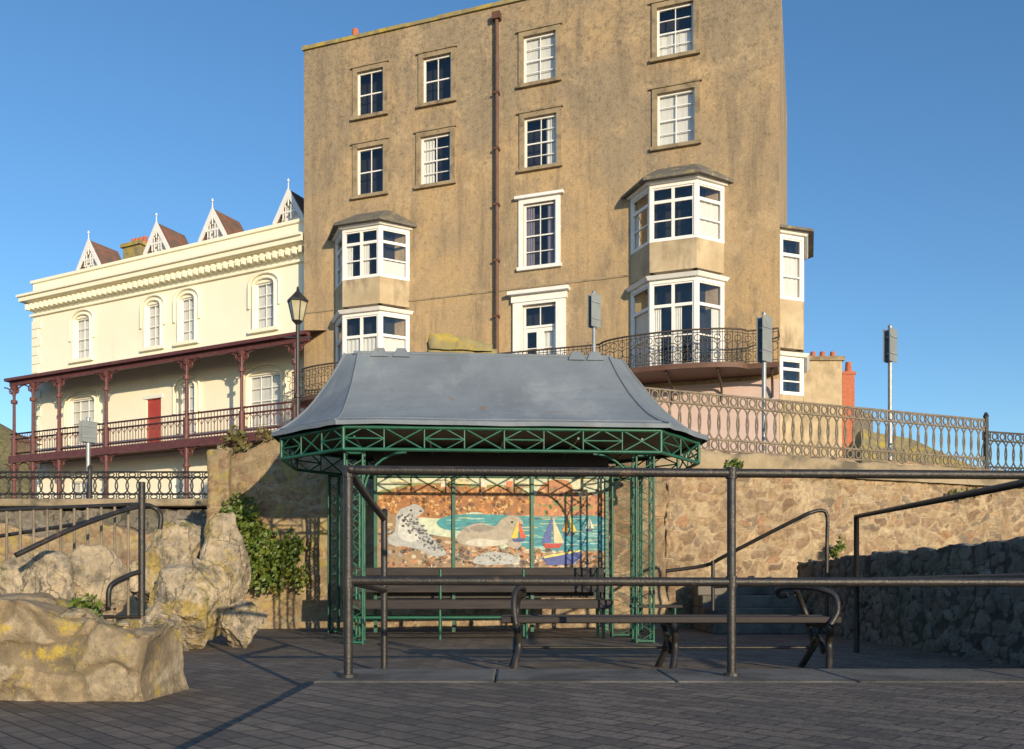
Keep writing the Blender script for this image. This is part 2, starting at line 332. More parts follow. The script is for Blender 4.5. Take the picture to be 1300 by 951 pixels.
for i,(a0,a1,z0,z1,cur) in enumerate(wins):
    B.window(FB,a0,a1,z0,z1,cols=2,rows=4 if i==8 else 2 if i in(0,1,4) else 4,cur=cur,thin=.026)
    k='surround' if i<8 else 'frame'; t=.17; p=.05
    B[k].fb(FB,a0-t,a0,.002,p,z0,z1+t); B[k].fb(FB,a1,a1+t,.002,p,z0,z1+t); B[k].fb(FB,a0,a1,.002,p,z1,z1+t)
    B[k].fb(FB,a0-t-.05,a1+t+.05,.002,.12,z0-.12,z0)
    if i<8: B[k].fb(FB,a0-.24,a1+.24,.002,.09,z1+t,z1+t+.06)
    else: B[k].fb(FB,a0-.3,a1+.3,.002,.16,z1+t,z1+t+.1)
a0,a1,z0,z1=door
B.window(FB,a0,a1,9.55,z1,cols=2,rows=1,bd=.08)
B.window(FB,a0,(a0+a1)/2,z0,9.53,cols=1,rows=3,bd=.13,cur='full'); B.window(FB,(a0+a1)/2,a1,z0,9.53,cols=1,rows=3,bd=.13)
B['frame'].fb(FB,a0-.35,a0,.002,.1,z0,z1+.1); B['frame'].fb(FB,a1,a1+.35,.002,.1,z0,z1+.1); B['frame'].fb(FB,a0,a1,.002,.1,z1,z1+.1)
B['frame'].fb(FB,a0-.4,a1+.4,.002,.14,z1+.1,z1+.35); B['frame'].fb(FB,a0-.5,a1+.5,.002,.3,z1+.35,z1+.47)
D=11
for S in (0,Wd): B['wall'].quad(FB.pt(S,0,2),FB.pt(S,-D,2),FB.pt(S,-D,ZT),FB.pt(S,0,ZT))
B['wall'].quad(FB.pt(0,-D,2),FB.pt(Wd,-D,2),FB.pt(Wd,-D,ZT),FB.pt(0,-D,ZT))
B['roof'].quad(FB.pt(0,-.3,ZT-.3),FB.pt(Wd,-.3,ZT-.3),FB.pt(Wd,-D,ZT-.3),FB.pt(0,-D,ZT-.3))
a=-.05
rp=random.Random(3)
while a<Wd+.05:
    b_=min(a+rp.uniform(.8,1.3),Wd+.05); B['parapet'].fb(FB,a,b_-.004,-.35,.06+rp.uniform(0,.02),ZT+.001,ZT+.12+rp.uniform(0,.03)); a=b_
B['string_course'].fb(FB,FB.s_(800),Wd,.002,.03,10.96,11.02)
B['stack'].fb(FB,Wd-3.2,Wd-.9,-6.2,-5.2,ZT-.3,ZT+1.2)
for a in (Wd-1.3,Wd-1.9,Wd-2.6):
    p=FB.pt(a,-5.7,0); B['pots'].cyl(p[0],p[1],ZT+1.2,ZT+1.9,.17,.13)
p=FB.pt(Wd-1.75,-.9,0); B['pots'].cyl(p[0],p[1],ZT-.3,ZT+1.0,.16,.13)
sp=FB.s_(632)
pc=FB.pt(sp,.12,0); B['pipe'].cyl(pc[0],pc[1],3,ZT-.55,.07); B['pipe'].fb(FB,sp-.15,sp+.15,.02,.24,ZT-.55,ZT-.3)
for z in range(4,20,2): B['pipe'].fb(FB,sp-.1,sp+.1,.01,.2,z,z+.08)
def bay(B,F,s0,s1,d,levels,zr0,zr1,side=.8,roof=True):
    P=[(s0,0),(s0+side,d),(s1-side,d),(s1,0)]
    for (wz0,wz1,pz0,curs_) in levels:
        for i in range(3):
            a=F.pt(P[i][0],P[i][1],0); b=F.pt(P[i+1][0],P[i+1][1],0); G=Frame(a[:2],(b[0]-a[0],b[1]-a[1])); L=(Vector(b[:2])-Vector(a[:2])).length
            B['frame'].fb(G,0,L,-.16,0.001*i,wz0-.07,wz0); B['frame'].fb(G,.001,L-.001,-.16,0,wz1,wz1+.12)
            pw=.09
            B['frame'].fb(G,.002,pw,-.14,-.004,wz0,wz1); B['frame'].fb(G,L-pw,L-.002,-.14,-.004,wz0,wz1)
            zt=wz1-(wz1-wz0)*.27
            n=2 if i==1 else 1
            for j in range(n):
                q0=pw+(L-2*pw)*j/n; q1=pw+(L-2*pw)*(j+1)/n
                B.window(G,q0,q1,wz0,zt,r=.1,cols=1,rows=2,cur=curs_[i],bd=.05); B.window(G,q0,q1,zt,wz1,r=.1,cols=1,rows=1,bd=.05)
            if pz0<wz0-.1: B['bay_panel'].fb(G,0,L,-.25,-.01,pz0,wz0-.07)
    def ring(e,z): return [F.pt(a,o,z) for a,o in [(s0-e,0.01),(s0+side-e*.5,d+e),(s1-side+e*.5,d+e),(s1+e,0.01)]]
    for lv in levels:
        z=lv[1]+.12
        lo=ring(.1,z); hi=ring(.18,z+.12)
        n=4; B['frame'].add(lo+hi,[(0,1,2,3),(7,6,5,4)]+[(i,i+1,n+i+1,n+i) for i in range(3)]+[(3,0,4,7)])
    if roof:
        lo=ring(.32,zr0); hi=[F.pt(s0+side*.9,.0,zr1),F.pt(s0+side*1.2,.15,zr1),F.pt(s1-side*1.2,.15,zr1),F.pt(s1-side*.9,.0,zr1)]
        lo2=ring(.32,zr0-.09)
        B['bay_roof'].add(lo+hi+lo2,[(0,1,5,4),(1,2,6,5),(2,3,7,6),(4,5,6,7),(8,9,1,0),(9,10,2,1),(10,11,3,2),(8,11,10,9)])
bay(B,FB,1.72,4.85,.85,[(11.75,13.45,10.7,('full',None,'sides')),(7.6,10.3,7.4,('right','left','full'))],13.72,14.4)
bay(B,FB,13.15,16.3,.85,[(11.8,13.5,10.75,('low','left','full')),(7.6,10.35,7.4,('full','full','full'))],13.78,14.45)
ds=Vector((math.sin(th),math.cos(th)))
FR=Frame(FB.pt(0,-6,0)[:2],(-ds.x,-ds.y))
bay(B,FR,1.6,4.9,.75,[(10.1,12.1,8.4,('full','full','full')),(6.9,8.0,3.0,(None,'full',None))],12.4,12.7,side=.6)
B.finish(dict(wall='stucco',basement='pink',surround='surround',roof='slate',parapet='lichstone',stack='stucco',pots='terracotta',pipe='pipe',bay_panel='stucco2',bay_roof='slate',string_course='surround'))
def outp(s):
    o=1.0
    for c in (3.3,14.75):
        x=(s-c)/2.35
        if abs(x)<1: o=max(o,1.0+.75*math.sqrt(1-x*x))
    return o
path=[(0,0.02)]+[(i*.15,outp(i*.15)) for i in range(0,int(Wd/.15)+1)]+[(Wd,0.02)]
mb=MB(); zf=7.4
n=len(path)
for i in range(1,n-2):
    (a0,o0),(a1,o1)=path[i],path[i+1]
    mb.hexa([FB.pt(a0,.01,zf-.16),FB.pt(a1,.01,zf-.16),FB.pt(a1,o1+.06,zf-.16),FB.pt(a0,o0+.06,zf-.16),FB.pt(a0,.01,zf),FB.pt(a1,.01,zf),FB.pt(a1,o1+.06,zf),FB.pt(a0,o0+.06,zf)])
mb.obj('balcony_slab','pipe',root)
tl=[]; rails=[[FB.pt(a,o,zf+h) for a,o in path] for h in (.08,.95)]
hr=[[FB.pt(a,o,zf+1.05) for a,o in path]]
for i in range(1,n-1):
    a,o=path[i]; tl.append([FB.pt(a,o,zf),FB.pt(a,o,zf+1.05)])
    if i%2==0: tl.append(circ(FB,a,o,zf+.52,.15,.15,10)); tl.append(circ(FB,a+.15,o,zf+.8,.1,.1,8)); tl.append(circ(FB,a+.15,o,zf+.24,.1,.1,8))
tubes('balcony_railing',tl+rails,.013,'ironfar',root,res=0); tubes('balcony_handrail',hr,.03,'ironfar',root,res=1)
tubes('balcony_bracket',[smooth_path([FB.pt(a,.05,zf-.9),FB.pt(a,.25,zf-.45),FB.pt(a,outp(a)-.1,zf-.18)]) for a in [.2+1.6*i for i in range(11)]],.04,'ironfar',root,res=1)
# ---------------------------------------------------------------- CREAM HOUSE
root=grp('cream_terraced_house'); C=Bld(root)
t2=math.radians(26); FC=Frame((-8.0,34.3),(-math.cos(t2),math.sin(t2))); L=16.7
wl=[]
for u,w,cur in [(336,1.0,'blind'),(238,.85,'blind'),(195,.85,'blind'),(105,1.0,'blind')]:
    s=FC.s_(u); wl.append((s-w/2,s+w/2,10.85,12.75,cur))
for u,w,cur in [(336,1.7,'blind'),(238,.9,'blind'),(105,1.7,'blind')]:
    s=FC.s_(u); wl.append((s-w/2,s+w/2,6.9,9.0,cur))
dr=FC.s_(195); dro=(dr-.45,dr+.45,6.3,8.6)
for u in (330,232,100): 
    s=FC.s_(u); wl.append((s-.6,s+.6,3.4,5.2,'half'))
C.grid('wall',FC,-.0,L,2.0,14.9,[w[:4] for w in wl]+[dro])
C['reddoor'].fb(FC,dro[0],dro[1],-.14,-.08,dro[2],dro[3])
for zz in (6.6,7.7):
    for q in (-.32,.05): C['reddoor'].fb(FC,dr+q,dr+q+.27,-.08,-.06,zz,zz+.75)
C['frame'].fb(FC,dro[0]-.12,dro[1]+.12,.002,.05,dro[3],dro[3]+.15)
hood=[]
for i,(a0,a1,z0,z1,cur) in enumerate(wl):
    C.window(FC,a0,a1,z0,z1,cols=3 if a1-a0>1.2 else 2,rows=4,cur=cur,bd=.06)
    if i<4:
        t=.14
        C['trim'].fb(FC,a0-t,a0,.002,.05,z0,z1); C['trim'].fb(FC,a1,a1+t,.002,.05,z0,z1)
        C['trim'].fb(FC,a0-.28,a1+.28,.002,.16,z0-.14,z0)
    c=(a0+a1)/2; hw=(a1-a0)/2
    if i<7:
        for k,(rr,tt) in enumerate(((hw+.07,.07),(hw+.3,.06))):
            pl=[FC.pt(c-rr,.06,z0+ (0 if k==0 else .9)),FC.pt(c-rr,.06,z1-.1)]+[FC.pt(c-rr*math.cos(math.pi*j/10),.06,z1-.1+(.28+.2*k)*math.sin(math.pi*j/10)) for j in range(1,10)]+[FC.pt(c+rr,.06,z1-.1),FC.pt(c+rr,.06,z0+(0 if k==0 else .9))]
            hood.append(pl)
tubes('window_hood_mould',hood,.055,'cream',root,res=1)
C['trim'].fb(FC,-.0,L+.1,.003,.12,13.25,13.35); C['trim'].fb(FC,0,L+.15,.003,.18,13.78,13.9); C['trim'].fb(FC,0,L+.35,.003,.5,13.9,14.1); C['trim'].fb(FC,0,L+.4,.003,.6,14.1,14.2)
C['trim'].fb(FC,0,L+.08,-.3,.09,14.85,14.98)
i=.15
while i<L: C['trim'].fb(FC,i,i+.13,.003,.36,13.52,13.78); i+=.33
z=3.0; k=0
while z<13: C['trim'].fb(FC,L-(.6 if k%2 else .4),L+.02,.003,.05,z,z+.38); z+=.42; k+=1
for S in (0.01,L): C['wall'].quad(FC.pt(S,0,2),FC.pt(S,-10,2),FC.pt(S,-10,14.9),FC.pt(S,0,14.9))
C['wall'].quad(FC.pt(0,-10,2),FC.pt(L,-10,2),FC.pt(L,-10,14.9),FC.pt(0,-10,14.9))
C['roof'].add([FC.pt(0,-.3,14.3),FC.pt(L,-.3,14.3),FC.pt(L,-5,16.1),FC.pt(0,-5,16.1),FC.pt(0,-10,14.5),FC.pt(L,-10,14.5)],[(0,1,2,3),(3,2,5,4)])
for u in (118,204,275,371):
    s=FC.s_(u,-1.0); w=.58; zb=14.4; ze=15.75; zp=16.75; o0=-1.0; o1=-2.4; e=.2
    C['dormer_wall'].add([FC.pt(s-w,o0,zb),FC.pt(s+w,o0,zb),FC.pt(s+w,o0,ze),FC.pt(s,o0,zp-.1),FC.pt(s-w,o0,ze)],[(0,1,2,3,4)])
    for q in (-w,w): C['dormer_wall'].quad(FC.pt(s+q,o0,zb),FC.pt(s+q,o1,zb),FC.pt(s+q,o1,ze-.1),FC.pt(s+q,o0,ze-.1))
    ev=ze-.28
    for sg in (-1,1):
        C['dormer_roof'].hexa([FC.pt(s,o0+e,zp-.12),FC.pt(s,o1,zp-.12),FC.pt(s+sg*(w+e),o1,ev-.12),FC.pt(s+sg*(w+e),o0+e,ev-.12),FC.pt(s,o0+e,zp),FC.pt(s,o1,zp),FC.pt(s+sg*(w+e),o1,ev),FC.pt(s+sg*(w+e),o0+e,ev)])
        C['frame'].hexa([FC.pt(s,o0+e+.01,zp-.34),FC.pt(s,o0+e+.07,zp-.34),FC.pt(s+sg*(w+e+.03),o0+e+.07,ev-.3),FC.pt(s+sg*(w+e+.03),o0+e+.01,ev-.3),FC.pt(s,o0+e+.01,zp+.05),FC.pt(s,o0+e+.07,zp+.05),FC.pt(s+sg*(w+e+.03),o0+e+.07,ev+.03),FC.pt(s+sg*(w+e+.03),o0+e+.01,ev+.03)])
    p=FC.pt(s,o0+e+.04,0); C['frame'].cyl(p[0],p[1],zp-.7,zp+.3,.035,.02,6); C['frame'].cyl(p[0],p[1],zp+.3,zp+.42,.06,.02,6)
    C['frame'].fb(FC,s-.42,s+.42,o0+e+.01,o0+e+.06,ze+.02,ze+.1)
    for q in (-.28,-.14,.14,.28): C['frame'].fb(FC,s+q-.02,s+q+.02,o0+e+.015,o0+e+.055,ze-.25,ze+.35)
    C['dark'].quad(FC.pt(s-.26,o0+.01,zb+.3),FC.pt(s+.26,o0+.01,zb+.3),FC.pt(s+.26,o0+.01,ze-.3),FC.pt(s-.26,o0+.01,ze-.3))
    C['frame'].fb(FC,s-.03,s+.03,o0+.012,o0+.04,zb+.3,ze-.3)
sch=FC.s_(171,-3.5)
C['chimney'].fb(FC,sch-.6,sch+.6,-4.3,-3.3,15,17.35); C['chimney'].fb(FC,sch-.7,sch+.7,-4.4,-3.2,17.35,17.53)
for q in (-.4,-.1,.2,.45):
    p=FC.pt(sch+q,-3.8,0); C['pots'].cyl(p[0],p[1],17.53,17.95,.13,.1,8)
C.finish(dict(wall='cream',trim='cream',reddoor='red',roof='slate',dormer_wall='white',dormer_roof='redtile',chimney='lichstone',pots='terracotta'))
v=MB(); vz=6.3; O=1.5; E=FC.s_(14,O)
v.fb(FC,-1.2,E,.01,O+.1,vz-.12,vz); v.fb(FC,-1.2,E,O+.06,O+.14,vz-.3,vz+.02)
v.fb(FC,-1.2,E,O-.02,O+.08,9.55,9.75); v.fb(FC,-1.2,E+.1,O-.05,O+.28,9.75,9.88)
cs=[FC.s_(u,O) for u in (375,307,237,135,75,42,18)]
cl=MB()
for s in cs:
    p=FC.pt(s,O,0); cl.cyl(p[0],p[1],vz,9.55,.075,.06); cl.cyl(p[0],p[1],vz,vz+.9,.12,.12); cl.cyl(p[0],p[1],8.75,8.9,.14,.14); cl.cyl(p[0],p[1],2.0,vz-.12,.09,.09); cl.cyl(p[0],p[1],9.35,9.55,.1,.18)
    cl.cyl(p[0],p[1],5.2,5.3,.15,.15)
v.obj('veranda_deck','maroon',root); cl.obj('veranda_column','maroon',root)
r=MB(); r.add([FC.pt(-1.2,O+.25,9.89),FC.pt(E,O+.25,9.89),FC.pt(E,.01,10.35),FC.pt(-1.2,.01,10.35)],[(0,1,2,3)]); r.obj('veranda_roof','slate',root)
br=[]
for s in cs:
    for sg in (-1,1):
        for top_,h in ((9.55,.75),(vz-.3,.75)):
            br.append([FC.pt(s+sg*.7*(1-math.cos(math.pi/2*j/6)),O,top_-h+h*math.sin(math.pi/2*j/6)) for j in range(7)])
            br.append(circ(FC,s+sg*.2,O,top_-.2,.13,.13,8))
tubes('veranda_bracket',br,.032,'maroon',root,res=1)
rl=[]; s=-1.2
while s<E:
    rl.append([FC.pt(s,O,vz),FC.pt(s,O,vz+1.05)]); s+=.17
s=-1.2
while s<E-.34:
    rl.append([FC.pt(s,O,vz+.55),FC.pt(s+.17,O,vz+.8),FC.pt(s+.34,O,vz+.55)]); s+=.34
tubes('veranda_baluster',rl,.017,'maroon',root,res=0)
tubes('veranda_handrail',[[FC.pt(-1.2,O,vz+h),FC.pt(E,O,vz+h),FC.pt(E,0,vz+h)] for h in (.15,.8,1.05)],.04,'maroon',root,res=1)
# ---------------------------------------------------------------- ground
g=MB(); g.quad((-900,-300,-.15),(900,-300,-.15),(900,1500,-.15),(-900,1500,-.15)); g.obj('brick_paved_ground','brick')
g=MB(); g.prism([(-.98,-8),(14,-8),(14,4.35),(-.98,4.35)],-.145,0.0); g.obj('raised_promenade_paving','brick',None)
g=MB(); x=-1.0
while x<14: g.box(x,x+.91,4.353,5.0,-.149,.006); x+=.915
o=g.obj('concrete_kerb','concrete',None,bevel=.012)
g=MB(); g.prism([(-4.2,12.7),(2.1,12.7),(9.0,15.5),(60,31),(500,31),(500,1200),(-4.2,1200)],-.1,2.3); g.prism([(-500,16.35),(-4.21,16.35),(-4.21,1200),(-500,1200)],-.1,2.0)
g.obj('upper_terrace_ground','terr')
w=grp('stone_retaining_wall')
rubble('wall_left',(-4.2,12.3),(-1.9,12.3),-.15,2.5,2.45,.5,'wallL',.06,.04,w,.14)
rubble('wall_middle',(-1.9,12.32),(2.3,12.32),-.15,2.45,2.45,.5,'wallR',.05,.06,w)
rubble('wall_right',(2.2,12.3),(9.4,15.1),-.15,2.42,2.38,.5,'wallR',.05,.04,w,sc=4.2,rel=.05)
rubble('coping',(2.0,12.16),(9.4,15.0),2.12,2.42,2.34,.55,'coping',.035,.06,w,.03,rel=.02)
rubble('wall_return',(-4.2,16.3),(-4.2,12.4),-.15,2.3,2.4,.4,'wallL',.05,.12,w)
rubble('pilaster',(-4.28,12.15),(-3.98,12.15),-.15,2.38,2.4,.3,'wallL',.03,.05,w,.03,sc=4.5,vz=2.4)
w=grp('lower_terrace_wall')
rubble('wall',(-14,16.0),(-4.3,16.0),-.15,1.85,1.85,.4,'wallD',.05,.09,w)
cp=MB(); cp.box(-14,-4.35,15.8,16.5,1.9,2.04); cp.obj('ledge','coping',w,bevel=.03)
rubble('mid_level_wall',(-11,12.8),(-4.6,12.2),-.15,1.15,1.3,.4,'wallL',.07,.07,w,.15)
w=grp('stone_gate_pier')
rubble('pier_block',(-1.95,20),(-.35,20.3),2.2,5.95,5.95,1.2,'lichstone',.08,.1,w,.1)
rubble('pier_cap',(-1.9,19.95),(-.45,20.2),5.9,6.2,6.1,.9,'lichstone',.06,.1,w,.12)
rubble('low_stone_side_wall',(3.95,12.0),(3.95,3.2),-.15,.78,.86,.5,'wallD',.035,.035,None,.03,sc=4.2,vz=1.9,rel=.03)
st=MB()
for i in range(4): st.box(2.55,3.9,11.0+.3*i,12.3-.002*i,-.15+.16*i,-.15+.16*(i+1))
st.obj('stone_steps','concrete',None,bevel=.015)
rubble('lichen_stone_wall',(-6.5,4.75),(-1.98,4.75),-.15,.36,.27,.55,'wallF',.075,.016,None,.14,sc=3.3,vz=1.7,rel=.035)
for i,(u,v,Y,rr) in enumerate([(58,742,5.4,(.2,.2,.19)),(118,736,5.5,(.14,.16,.19)),(20,765,5.3,(.16,.16,.1)),(165,792,4.95,(.09,.12,.05)),(95,778,4.95,(.12,.12,.05))]):
    p=W(u,v,Y); boulder('boulder',(p.x,p.y,p.z-.04),rr,seed=i+3,parent=None,amp=.06,cuts=9)
for i,(u,v,Y,rr) in enumerate([(222,712,9.4,(.36,.3,.36)),(288,722,9.1,(.25,.3,.42)),(235,775,8.6,(.42,.35,.34)),(305,790,8.8,(.25,.25,.25)),(200,800,8.2,(.3,.3,.22)),(262,755,8.7,(.22,.2,.3)),(190,735,9.2,(.25,.3,.3))]):
    p=W(u,v,Y); boulder('boulder.%03d'%(i+5),p,rr,seed=i+11,cuts=18,amp=.06)
leaves('ivy_bush',[((-3.7,12.05,1.05),(.40,.3,.5)),((-3.35,12.05,.8),(.42,.3,.42)),((-3.75,12.05,1.5),(.25,.15,.25)),((-3.1,12.1,.95),(.22,.2,.28)),((-3.5,12.0,.55),(.35,.25,.2)),((-3.95,12.0,1.35),(.15,.15,.2)),((-2.95,12.1,.6),(.14,.15,.22))],5200,.042,'leaf')
leaves('wall_plant',[((-3.9,12.3,2.5),(.22,.2,.2)),((-3.5,12.35,2.6),(.15,.2,.12)),((-2.9,12.3,2.45),(.25,.2,.12))],700,.04,'leaf2',seed=4)
leaves('wall_plant.001',[((7.4,14.1,1.95),(.35,.15,.1)),((4.9,13.1,1.0),(.15,.1,.2)),((3.2,12.6,2.2),(.2,.1,.1))],500,.04,'leaf',seed=5)
leaves('weed_clump',[((-2.6,5.2,.33),(.14,.14,.1)),((-2.45,5.0,.36),(.07,.08,.07)),((-3.4,5.2,.38),(.1,.1,.06))],550,.02,'leaf',seed=6)
# fallen leaves and grit on the paving
mb=MB(); rg=random.Random(12)
for i in range(260):
    x=rg.uniform(-3.5,3.8); y=rg.uniform(5.1,10.5); s=rg.uniform(.006,.022); a=rg.uniform(0,6.3); z=-.143
    c_,s_=math.cos(a)*s,math.sin(a)*s
    mb.quad((x-c_,y-s_,z),(x+s_*.6,y-c_*.6,z+.004),(x+c_,y+s_,z+.007),(x-s_*.6,y+c_*.6,z+.003))
mb.obj('fallen_leaves','leaf2')
# ---------------------------------------------------------------- shelter
root=grp('promenade_shelter'); C0=Vector((-.25,10.3)); an=math.radians(4); ca,sa=math.cos(an),math.sin(an)
def S(x,y,z): return (C0.x+x*ca-y*sa, C0.y+x*sa+y*ca, z)
oct_=[(-1.62,-1.15),(1.8,-1.15),(2.45,-.35),(2.45,.6),(1.8,1.35),(-1.62,1.35),(-2.42,.6),(-2.42,-.35)]
top=[(-1.5,-.14),(1.35,-.14),(1.52,-.06),(1.52,.2),(1.35,.3),(-1.5,.3),(-1.66,.2),(-1.66,-.06)]
mb=MB(); fs=[]; NR=14; sub=8
rings=[]
for k in range(NR+1):
    p=k/NR; z=2.2+.97*(.25*p+.75*p**1.9); ring=[]
    for i in range(8):
        a=oct_[i];b=top[i];a2=oct_[(i+1)%8];b2=top[(i+1)%8]
        for j in range(sub):
            t=j/sub; x=(a[0]*(1-t)+a2[0]*t)*(1-p)+(b[0]*(1-t)+b2[0]*t)*p; y=(a[1]*(1-t)+a2[1]*t)*(1-p)+(b[1]*(1-t)+b2[1]*t)*p
            q=S(x*1.03,y*1.04,z); dn=noise.noise(Vector(q)*3)*.016+noise.noise(Vector(q)*8)*.006; ring.append((q[0],q[1],q[2]+dn))
    rings.append(ring)
n=8*sub
lip=[(x,y,z-.045) for x,y,z in rings[0]]
vs=lip+[v for r_ in rings for v in r_]
for k in range(NR+1):
    for i in range(n): fs.append((k*n+i,k*n+(i+1)%n,(k+1)*n+(i+1)%n,(k+1)*n+i))
fs.append(tuple(range((NR+1)*n,(NR+2)*n)))
mb.add(vs,fs); mb.obj('roof_skin','lead',root)
tubes('ridge_roll',[[S(-1.6,-.14,3.17),S(1.42,-.14,3.17)]],.022,'lead',root)
hips=[]
for i in (0,1,2,7):
    pl=[rings[k][i*sub] for k in range(NR+1)]; hips.append([(x,y,z+.004) for x,y,z in pl])
tubes('hip_roll',hips,.014,'lead',root)
lp=[Vector(rings[1][i%n])*.5+Vector(rings[2][i%n])*.5+Vector((0,0,.004)) for i in range(-sub*2,sub*3+1)]
tubes('lead_lap',[lp],.008,'lead',root,res=1)
mb=MB()
for x in (-1.3,-1.05,1.0,1.22):
    mb.hexa([S(x-.1,-.2,3.12),S(x+.1,-.2,3.12),S(x+.1,-.1,3.12),S(x-.1,-.1,3.12),S(x-.05,-.17,3.225),S(x+.05,-.17,3.225),S(x+.05,-.12,3.225),S(x-.05,-.12,3.225)])
mb.obj('ridge_cleat','lead',root)
mb=MB(); mb.quad(*[S(x*.99,y*.99,2.15) for x,y in oct_]); mb.obj('ceiling','darkwood',root)
fz0,fz1=1.9,2.13; bars=[]; thin=[]
for i in range(8):
    a=Vector(oct_[i])*.985; b=Vector(oct_[(i+1)%8])*.985; Ls=(b-a).length; m=max(2,round(Ls/.42))
    for z in (fz0,fz1): bars.append([S(a.x,a.y,z),S(b.x,b.y,z)])
    bars.append([S(a.x,a.y,fz0-.0),S(a.x,a.y,fz1)])
    for j in range(m):
        p0=a.lerp(b,j/m);p1=a.lerp(b,(j+1)/m); pm=(p0+p1)/2; zm=(fz0+fz1)/2
        thin+=[[S(p0.x,p0.y,fz0),S(p0.x,p0.y,fz1)]]
        if j%2==0: thin+=[[S(p0.x,p0.y,zm),S(pm.x,pm.y,fz1),S(p1.x,p1.y,zm),S(pm.x,pm.y,fz0),S(p0.x,p0.y,zm)],[S(p0.x,p0.y,zm),S(p1.x,p1.y,zm)]]
        else: thin+=[[S(p0.x,p0.y,fz0),S(p1.x,p1.y,fz1)],[S(p0.x,p0.y,fz1),S(p1.x,p1.y,fz0)]]
tubes('fascia_rail',bars,.02,'green',root,res=1); tubes('fascia_lattice',thin,.010,'green',root,res=1)
pb=[];pt=[]
def post(x,y,w=.17,z0=-.15,z1=1.9,d=None):
    h=w/2; hd=(d or w)/2; cs=[(x-h,y-hd),(x+h,y-hd),(x+h,y+hd),(x-h,y+hd)]
    for a in cs: pb.append([S(*a,z0),S(*a,z1)])
    for i in range(4):
        a=cs[i]; b=cs[(i+1)%4]; z=z0; fl=0; pl=[S(*a,z)]
        while z<z1-.1:
            z+=.115; fl^=1; pl.append(S(*(b if fl else a),z))
        pt.append(pl)
    for i in range(4):
        for z in (z0+.02,z1): pb.append([S(*cs[i],z),S(*cs[(i+1)%4],z)])
post(-1.5,-.95,.19); post(1.62,-.95,.19); post(-1.62,.25,.1); post(1.62,.1,.3,d=.08)
post(-2.0,1.15,.12); post(2.0,1.15,.12)
tubes('post_angle',pb,.014,'green',root,res=1); tubes('post_lacing',pt,.008,'green',root,res=1)
bk=[]
for x,sg in ((-1.4,1),(1.52,-1)):
    bk.append([S(x+sg*.45*(1-math.cos(math.pi/2*j/8)),-.95,1.45+.45*math.sin(math.pi/2*j/8)) for j in range(9)])
tubes('post_bracket',bk,.014,'green',root)
bt=[[S(x,-1.0,2.06),S(x,.35,2.06)] for x in (-1.5,-.7,.1,.9,1.6)]
tubes('tie_rods',bt,.014,'green',root)
a=S(1.42,.35,0); b=S(-1.6,.35,0); FM=Frame(a[:2],(b[0]-a[0],b[1]-a[1]))
mu=MB(); 
sl=FM.s_(474); sr=FM.s_(773)
zb=FM.hit(620,722)[1]; zt=FM.hit(620,606)[1]
mu.fb(FM,sr,sl,-.06,-.01,zb-.36,zt+.03); mu.fb(FM,sr,sl,-.06,-.02,zt+.03,2.14); mu.obj('board_and_shade_panel','darkwood',root)  # mural backing board; dark panel above it stands in for under-roof shade
fr=MB()
for u in (477,576,675.5,770): s=FM.s_(u); fr.fb(FM,s-.02,s+.02,-.005,.035,-.1,zt+.02)
fr.fb(FM,sr,sl,-.004,.03,zt-.005,zt+.035); fr.fb(FM,sr,sl,-.004,.03,zb-.05,zb-.01); fr.obj('mural_frame','green',root)
mroot=grp('painted_mural'); mroot.parent=root
layers={}
def mp(pts,col,z,curve=False):
    key=(col,z); 
    if key not in layers: layers[key]=MB()
    P=[]
    if curve:
        q=[Vector((x,y,0)) for x,y in pts]; q=[q[-1]]+q+[q[0],q[1]]; m=len(q)
        for i in range(1,m-2):
            for j in range(5):
                t=j/5; p0,p1,p2,p3=q[i-1],q[i],q[i+1],q[i+2]
                v_=.5*((2*p1)+(p2-p0)*t+(2*p0-5*p1+4*p2-p3)*t*t+(3*p1-p0-3*p2+p3)*t**3); P.append((v_.x,v_.y))
    else: P=pts
    out=[]
    for u,v_ in P:
        u=min(769,max(478,u)); v_=min(720.5,max(607,v_)); s,zz=FM.hit(u,v_,0); out.append(FM.pt(s,.0012*z,zz))
    layers[key].quad(*out)
def ell(cx,cy,rx,ry,col,z,rot=0,n=9):
    mp([(cx+rx*math.cos(2*math.pi*i/n)*math.cos(rot)-ry*math.sin(2*math.pi*i/n)*math.sin(rot),cy+rx*math.cos(2*math.pi*i/n)*math.sin(rot)+ry*math.sin(2*math.pi*i/n)*math.cos(rot)) for i in range(n)],col,z)
rd=random.Random(5)
mp([(478,607),(769,607),(769,720),(478,720)],(.58,.64,.50),0)
for i in range(22): ell(rd.uniform(490,760),rd.uniform(608,620),rd.uniform(8,24),rd.uniform(1,3.5),rd.choice([(.78,.70,.44),(.66,.66,.5),(.5,.6,.55)]),1)
mp([(478,626),(500,620),(520,614),(545,613),(575,613),(600,616),(640,616),(672,626),(678,640),(600,650),(478,650)],(.26,.27,.09),2,True)
mp([(478,634),(495,624),(520,618),(540,615),(572,616),(600,620),(640,619),(668,630),(676,652),(640,655),(600,650),(560,658),(520,656),(478,662)],(.36,.15,.05),3,True)
for i in range(300):
    x=rd.uniform(482,670); y=rd.uniform(618,655)
    if y<628 and x<500: continue
    ell(x,y,rd.uniform(1.5,4.5),rd.uniform(1,3),rd.choice([(.60,.30,.1),(.18,.08,.04),(.55,.22,.06),(.64,.42,.2),(.26,.12,.07)]),4,rd.uniform(0,3))
mp([(678,658),(680,630),(690,614),(705,609),(722,611),(730,625),(740,632),(755,628),(769,630),(769,660),(678,660)],(.48,.20,.09),3,True)
